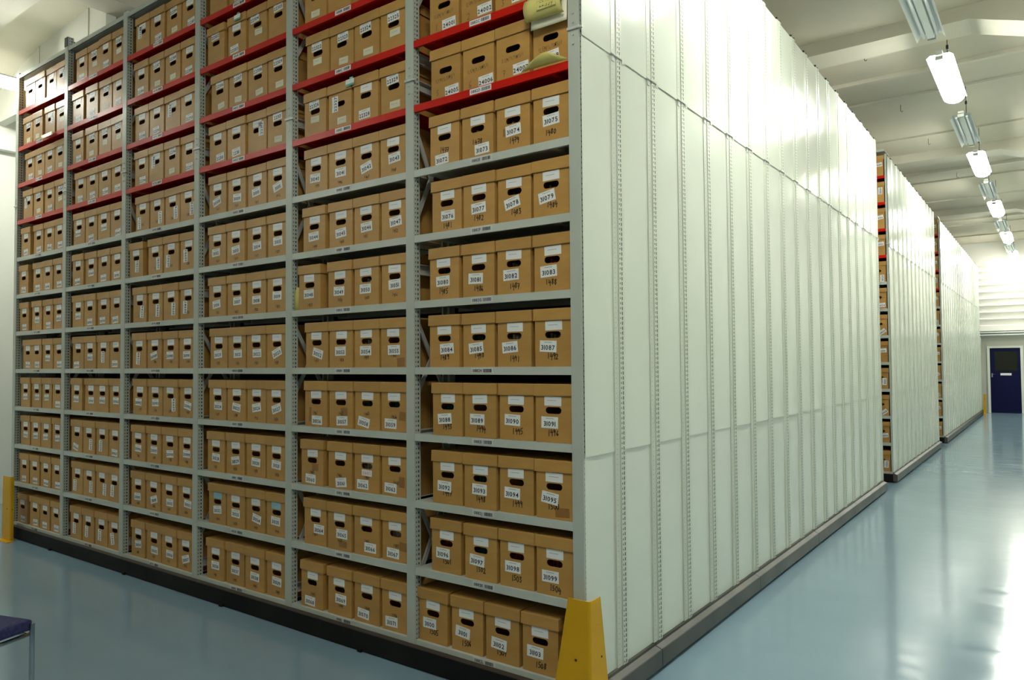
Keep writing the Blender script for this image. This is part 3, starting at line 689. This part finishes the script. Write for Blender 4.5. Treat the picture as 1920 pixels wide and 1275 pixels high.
for b in range(6):
    x0 = -(6-b)*BAYW; x1 = -(5-b)*BAYW-PW
    for r in range(12):
        L = LET[r]
        if (b, L) in hidden: continue
        pitch = .2258
        if (b, L) in GAP:
            st, gi, gs = GAP[(b, L)]
        else:
            st, gi, gs = R2.choice((.10, .112, .118, .095)), 9, 0
        en = END.get((b, L), 0); tot = x1-en-.0035-(x0+st)-gs
        pitch = min(.2345, max(.2255, (tot-LW)/3)) if tot > .9 else .2255
        # keep the row ending at the right-hand post
        xs = []; xc = x1-en-.005-LW/2
        for s in (3, 2, 1, 0):
            xs.append(xc); xc -= pitch+(gs if s == gi else 0)
        xs = xs[::-1]
        for s in range(4):
            num = number(b, r, s); z = zs(r)
            sp = SPEC.get((b, L))
            if sp: sp = sp[s]
            else:
                # upper red shelves on the left: stickers tucked under the lid, some upright beside the hole
                q = R2.random()
                sp = (R2.uniform(-.01, .01), .2, R2.uniform(1, 5), 'b') if q < .35 else ((R2.choice((-.045, .045)), .16, 90, 't') if q < .55 else (R2.uniform(-.01, .02), .045, R2.uniform(1, 4), 't'))
            if b == 0 and r < 8:
                q = R2.random(); sp = (R2.uniform(-.01, .015), .10 if (L in 'GHIJ' and q < .6) else .042, R2.uniform(-3, 3), 0)
            where = '%s on %s, %s' % (SLOT[s], ('bottom shelf' if r == 0 else ORD[r]+' shelf up'), BAYN[b])
            if b >= 3: lab = 'brown archive box numbered %d, %s' % (num, where)
            elif abs(sp[2]) > 45: lab = 'brown archive box, sideways sticker, %s' % where
            else: lab = 'brown archive box, %s' % where
            fy = R2.uniform(0, .010)
            if (b, L, s) in (): pass
            root = place_box(xs[s], .010+LD/2+fy, z, D(R2.uniform(-.5, .5)), lab, 'archive boxes on the nearest shelving', R2.choice((0, 1, 2)))
            cream = (b <= 2 and r >= 8)
            dx, lz, rot = sp[0], sp[1], sp[2]
            o = link('number_label', number_label(str(num), dx, lz, D(rot+R2.uniform(-1.5, 1.5))), root)
            tp = sp[3]
            if tp == 'b':
                link('address_label', blank_label(R2.uniform(-.005, .02), R2.choice((.05, .105)), .082, .042, D(R2.uniform(-4, 6)), CREAM), root)
            elif tp == 't' or (tp != 's' and r < 8) or tp == 0:
                if not (lz > .18):
                    link('address_label', blank_label(R2.uniform(-.006, .006), .201, .098, .045, D(R2.uniform(-2, 2)), (BLUEP if (b, L, s) in ((3, 'K', 0), (3, 'K', 3)) else PAPER)), root)
            if tp == 's':
                mb = MB(); scrawl(mb, 'ILEM/S/SXS/1', 0, .108, .020, FY-.0006, 0, .0016, D(3))
                scrawl(mb, str(num % 10), -.055, .04, .032, FY-.0006, 0, .002)
                link('handwriting', mb.mesh('handwriting', PEN), root)
            elif r < 8 and isinstance(tp, float):
                hn = {5: 1477, 4: 1445, 3: 1413, 2: 1381}[b]+(11-r-4)*4+s
                mb = MB(); scrawl(mb, str(hn), R2.uniform(-.006, .01), tp, .026 if b == 5 else .018, FY-.0006, 0, (.0042 if b == 5 else .0026), D(R2.uniform(-3, 3)))
                link('handwriting', mb.mesh('handwriting', PEN), root)
            if (b, L, s) in TAPES:
                tx, tz, tw, th = TAPES[(b, L, s)]
                mb = MB(); rect(mb, tx, tz, tw, th, D(R2.uniform(-5, 5)), FY-.0001, .0003)
                link('tape_patch', mb.mesh('tape_patch', TAPE), root)
            if (b, L, s) == (4, 'J', 2):
                mb = MB(); rect(mb, 0, .115, .085, .036, D(-2), FY-.0002); scrawl(mb, '076433', 0, .115, .018, FY-.0016, 1, .0016)
                link('red_label', mb.mesh('red_label', [PAPER, REDINK]), root)
            if (b, L, s) in FOLD:
                c = FOLD[(b, L, s)]
                o = link('folder_bundle', fmesh[c], None, (xs[s], .010+LD/2+fy, z+.0045))
                tag(o, '%s folders seen through the hand hole of box %d' % (FN[c], num), 'folders', 'folders inside the boxes')
# boxes at the open edges of the two farther blocks
for bi, (yb, nm) in enumerate(((Y2, 'middle block'), (Y3, 'farthest tall block'))):
    for r in range(12):
        root = place_box(-.032-LW/2, yb+.012+LD/2, zs(r), 0, 'brown archive box glimpsed on %s, front edge of %s' % ('bottom shelf' if r == 0 else ORD[r]+' shelf up', nm), 'archive boxes glimpsed on the farther blocks', r % 3)
        rot = random.choice((90, 88, 8, 35, 3)); link('number_label', number_label(str(30100+r*4+bi*500), .055 if rot > 80 else .04, .16 if r >= 8 else random.choice((.05, .1, .16)), D(rot)), root)

# ------------------------------------------------------------------ loose papers on the shelves
def sheet(fn, nu, nv, th=.0012):
    mb = MB(); g = [[Vector(fn(i/nu, j/nv)) for i in range(nu+1)] for j in range(nv+1)]
    n0 = 0
    for row in g:
        for p in row: mb.v.append(tuple(p))
    for j in range(nv):
        for i in range(nu):
            a = j*(nu+1)+i; mb.f.append((a, a+1, a+nu+2, a+nu+1)); mb.m.append(0); mb.sm.append(True)
    return mb
def solid(o, t):
    m = o.modifiers.new('s', 'SOLIDIFY'); m.thickness = t; m.offset = 0
zC = zs(9)
def rollf(u, v):      # rolled card hanging over the lip of the red shelf
    x = -.285+.214*u
    if v < .2: return (x, .006-.014*v/.2, zC+.006+.003*math.sin(u*3))
    if v < .3: return (x, -.008-.014*(v-.2)/.1, zC+.006-.032*(v-.2)/.1)
    a = (v-.3)/.7*1.06*math.pi
    return (x, -.022-.034*math.sin(a), zC-.078+.052*math.cos(a)-.003*u)
yr = thing('rolled_paper', 'yellow rolled paper marked 22337 over the red shelf, upper rightmost bay', 'paper', (-.16, -.02, zC+.002))
o = sheet(rollf, 6, 24).obj('yellow_sheet', YELP, yr, fix=False); o.location = -yr.location; solid(o, .002)
mb = MB(); lx, lz = -.150, zC-.084
rect(mb, lx, lz, .112, .046, D(0), -.0552, .0006)
for (p0, p1, q0, q1) in ((-.054, .054, .0205, .0215), (-.054, .054, -.0215, -.0205), (-.0545, -.0535, -.0215, .0215), (.0535, .0545, -.0215, .0215)):
    mb.face([(lx+p0, -.0564, lz+q0), (lx+p1, -.0564, lz+q0), (lx+p1, -.0564, lz+q1), (lx+p0, -.0564, lz+q1)], 1)
scrawl(mb, '22337', lx, lz, .026, -.0566, 1, .0022)
o = mb.obj('paper_label', [YELP, INK], yr, fix=False); o.location = -yr.location
pp = thing('paper_sheet', 'beige paper hanging below the yellow roll, over a box lid', 'paper', (-.165, -.005, zC-.13))
o = sheet(lambda u, v: (-.272+.21*u, -.0035-.004*v+.002*math.sin(u*3), zC-.060-.111*v), 6, 6).obj('beige_sheet', CREAM, pp, fix=False); o.location = -pp.location; solid(o, .001)
zD = zs(8)
def flop(u, v):
    a, b, c, d_ = Vector((-.335, -.006, zD+.006)), Vector((-.055, -.006, zD+.004)), Vector((-.19, -.045, zD+.050)), Vector((-.16, -.040, zD+.054))
    p = a.lerp(b, u); q = c.lerp(d_, u); return p.lerp(q, v)+Vector((0, -.01*math.sin(v*3.1), 0))
o = sheet(flop, 6, 6).obj('paper_sheet', YELP, None, fix=False); solid(o, .0015)
tag(o, 'creased yellow paper propped on the lower red shelf, rightmost bay', 'paper')
zG = zs(5)
o = MB().tube([(-2.148, .03, zG+.002), (-2.148, .03, zG+.10), (-2.148, .03, zG+.125), (-2.148, .03, zG+.15)], .020, 12)
for i, v in enumerate(o.v):
    k = i//12; sc = (1.0, 1.05, .75, .55)[min(k, 3)]; o.v[i] = (-2.148+(v[0]+2.148)*sc, .03+(v[1]-.03)*sc, v[2])
o = o.obj('yellow_bottle', YELP, None); tag(o, 'small pale yellow bottle standing left of box 31048', 'bottle')
zB = zs(10)
o = sheet(lambda u, v: (-5.965+.25*u+.09*v, -.010-.03*v, zB+.010-.055*v-.0*u), 5, 5).obj('paper_sheet', YELP, None, fix=False); solid(o, .0015)
tag(o, 'yellow paper hanging over a red shelf, leftmost bay', 'paper')
TEAL = mat('teal_print', (.10, .42, .36), .5)
for (x, y, z, lb) in ((-1.625, .008, zs(8)+.245, 'small torn teal and white sticker on the lid of box 22328'), (-2.80, .008, zs(10)+.245, 'small torn teal and white sticker on a lid in the fourth bay')):
    mb = MB(); mb.box((x-.035, y-.004, z), (x+.04, y-.003, z+.034), 0); mb.box((x-.035, y-.0045, z-.006), (x+.04, y-.0035, z+.006), 1)
    mb.box((x+.0, y-.0045, z+.034), (x+.03, y-.0035, z+.044), 1)
    tag(mb.obj('lid_sticker', [PAPER, TEAL], None), lb, 'sticker')

# ------------------------------------------------------------------ yellow corner guards
def guard(name, loc, label, h, wt, wb, wt2, wb2, mirror=1):
    t = thing(name, label, 'guard', loc); s = mirror
    mb = MB(); th = .004; f = .012
    def prof(wa, wc): return [(-s*wa, 0), (-s*f, 0), (-s*f*.3, f*.3), (0, f), (0, wc), (-s*th, wc), (-s*th, f+.002), (-s*f*.5, th+.001), (-s*f, th), (-s*wa, th)]
    P0, P1 = prof(wb, wb2), prof(wt, wt2)
    for i in range(10):
        j = (i+1) % 10; mb.face([(*P0[i], .006), (*P0[j], .006), (*P1[j], h), (*P1[i], h)])
    mb.face([(*p, h) for p in P1]); mb.face([(*p, .006) for p in reversed(P0)])
    mb.obj('guard_plate', YEL, t)
    MB().box((-s*wb if s > 0 else 0, -.05, 0), (0 if s > 0 else wb, 0.0, .006)).box((0, -.05, 0), (s*.05, wb2, .006) if s > 0 else (.05, wb2, .006)).obj('foot_flange', YEL, t)
    for (x, z) in ((-s*.075, .30),):
        MB().tube([(x, -.003, z), (x, 0, z)], .006, 8).obj('bolt', YELD, t)
    MB().tube([(0, wb2*.55, .30), (s*.003, wb2*.55, .30)], .005, 8).obj('bolt', YELD, t)
    return t
guard('corner_guard', (.069, -.074, FZ), 'yellow tapered metal corner guard at the front right of the shelving', .575, .115, .22, .10, .19)
guard('corner_guard', (-6.275, -.115, FZ), 'yellow corner guard at the far left end of the shelving', .61, .18, .20, .03, .03, 1)
guard('corner_guard', (.10, 23.93, FZ), 'small yellow corner guard near the blue door', .61, .06, .07, .08, .09)

# ------------------------------------------------------------------ chair, only its seat corner shows
ch = thing('chair', 'navy upholstered chair with chrome legs at the lower left', 'chair', (-2.235, -1.805, FZ), D(17))
hx, hy = .235, .225
mb = MB().box((-hx, -hy, .435), (hx, hy, .487)); mb.obj('seat', NAVY, ch, bevel=.015)
for sx in (-1, 1):
    for sy in (-1, 1):
        MB().tube([(sx*(hx+.010), sy*(hy-.012), 0), (sx*(hx+.010), sy*(hy-.012), .472)], .011, 10).obj('leg', CHROME, ch, fix=False)
MB().tube([(-hx+.01, hy-.01, .418), (hx-.01, hy-.01, .418), (hx-.01, -hy+.01, .418), (-hx+.01, -hy+.01, .418), (-hx+.01, hy-.01, .418)], .010, 8).obj('seat_frame', CHROME, ch, fix=False)
mb = MB().box((-hx+.02, -hy-.01, .62), (hx-.02, -hy+.03, .86)); mb.obj('backrest', NAVY, ch, bevel=.015)
for sx in (-1, 1):
    MB().tube([(sx*(hx-.02), -hy+.01, .41), (sx*(hx-.02), -hy, .70)], .010, 8).obj('back_post', CHROME, ch, fix=False)

# ------------------------------------------------------------------ fluorescent lights
LX, LZ = 0.93, 4.70
def fixture(x, y, lit, label, group, z=LZ, rz=0.0, L=1.5, W=.24, wires=True):
    t = thing('fluorescent_light', label, 'light', (x, y, z), rz, group)
    mb = MB(); h = L/2
    pr = [(-W/2, 0), (-W*.36, .055), (-W*.14, .055), (-W*.12, .02), (W*.12, .02), (W*.14, .055), (W*.36, .055), (W/2, 0), (W/2, .004), (W*.37, .06), (-W*.37, .06), (-W/2, .004)]
    if lit: pr = [(x*1.0, z*.45+.060) for x, z in pr]
    for a, b in zip(pr, pr[1:]+pr[:1]): mb.face([(a[0], -h, a[1]), (b[0], -h, b[1]), (b[0], h, b[1]), (a[0], h, a[1])])
    mb.obj('reflector', REFL, t, fix=False)
    MB().box((-.03, -h-.05, .062 if lit else .06), (.03, h+.05, .085 if not lit else .11)).obj('spine', REFL, t)
    if lit:
        mb = MB(); n0 = 0; cs = []
        for yy, sc in ((-h, .35), (-h+.05, .8), (-h+.12, 1), (h-.12, 1), (h-.05, .8), (h, .35)):
            cs.append([(W*.44*sc*math.cos(math.pi+math.pi*i/8), yy, .030+(.055 if 0 < i < 8 else 0)*sc*math.sin(math.pi+math.pi*i/8)) for i in range(9)]+[(W*.30*sc, yy, .058)]+[(-W*.30*sc, yy, .058)])
        for c0, c1 in zip(cs, cs[1:]):
            for i in range(10): mb.face([c0[i], c0[i+1], c1[i+1], c1[i]], 0, i < 8)
        for c, rv in ((cs[0], 1), (cs[-1], 0)): mb.face(c if not rv else c[::-1])
        for c0, c1 in zip(cs, cs[1:]): mb.face([c0[10], c0[0], c1[0], c1[10]])
        mb.obj('glow_shell', GLOW, t)  # added shell, rounded to imitate the oval glow around the lit tubes
    else:
        for sx in (-1, 1):
            MB().tube([(sx*W*.24, -h+.03, .028), (sx*W*.24, h-.03, .028)], .013, 10).obj('tube', TUBE, t, fix=False)
    for yy in (-h-.06, h+.02):
        MB().box((-.035, yy, .01), (.035, yy+.05, .05)).obj('end_cap', BRACE, t)
    if wires:
        MB().tube([(0, 0, .10), (0, 0, ZC-z)], .004, 6).box((-.012, -.012, ZC-z-.25), (.012, .012, ZC-z-.21)).obj('suspension_wire', DARK, t, fix=False)
    return t
on = ['nearest', 'second', 'third', 'fourth', 'fifth']
k = 0
for i, yy in enumerate((-2.3, 2.05, 6.4, 10.8, 15.1, 19.5, 23.4)):
    vis = yy > 5
    if vis: lab = 'lit fluorescent light over the right aisle, %s of the glowing ones' % on[k]; k += 1
    else: lab = ('lit fluorescent light over the aisle, behind the camera', 'lit fluorescent light over the aisle, overhead just past the camera')[i]
    fixture(LX, yy, True, lab, 'lit lights over the right aisle')
k = 0
for yy in (4.25, 8.6, 12.95, 17.3, 21.5):
    fixture(LX, yy, False, 'unlit fluorescent light over the right aisle, %s of the dark ones' % on[k], 'unlit lights over the right aisle'); k += 1
fixture(-7.25, -.15, True, 'lit fluorescent light beyond the left end of the shelving', 'lit lights on the left', 4.68, 0, 1.2)
fixture(-7.25, -4.6, True, 'lit fluorescent light behind the camera on the left', 'lit lights on the left', 4.68, 0, 1.2)

# small hooks on the ceiling
for (x, y) in ((.05, 6.6), (.10, 8.9), (.35, 13.9), (.2, 11.0)):
    o = MB().tube([(x, y, ZC), (x, y, ZC-.09), (x+.015, y, ZC-.105), (x+.03, y, ZC-.09)], .004, 6).obj('ceiling_hook', DARK, None, fix=False)
    tag(o, 'small dark hook hanging from the ceiling between beams', 'hook', 'ceiling hooks')
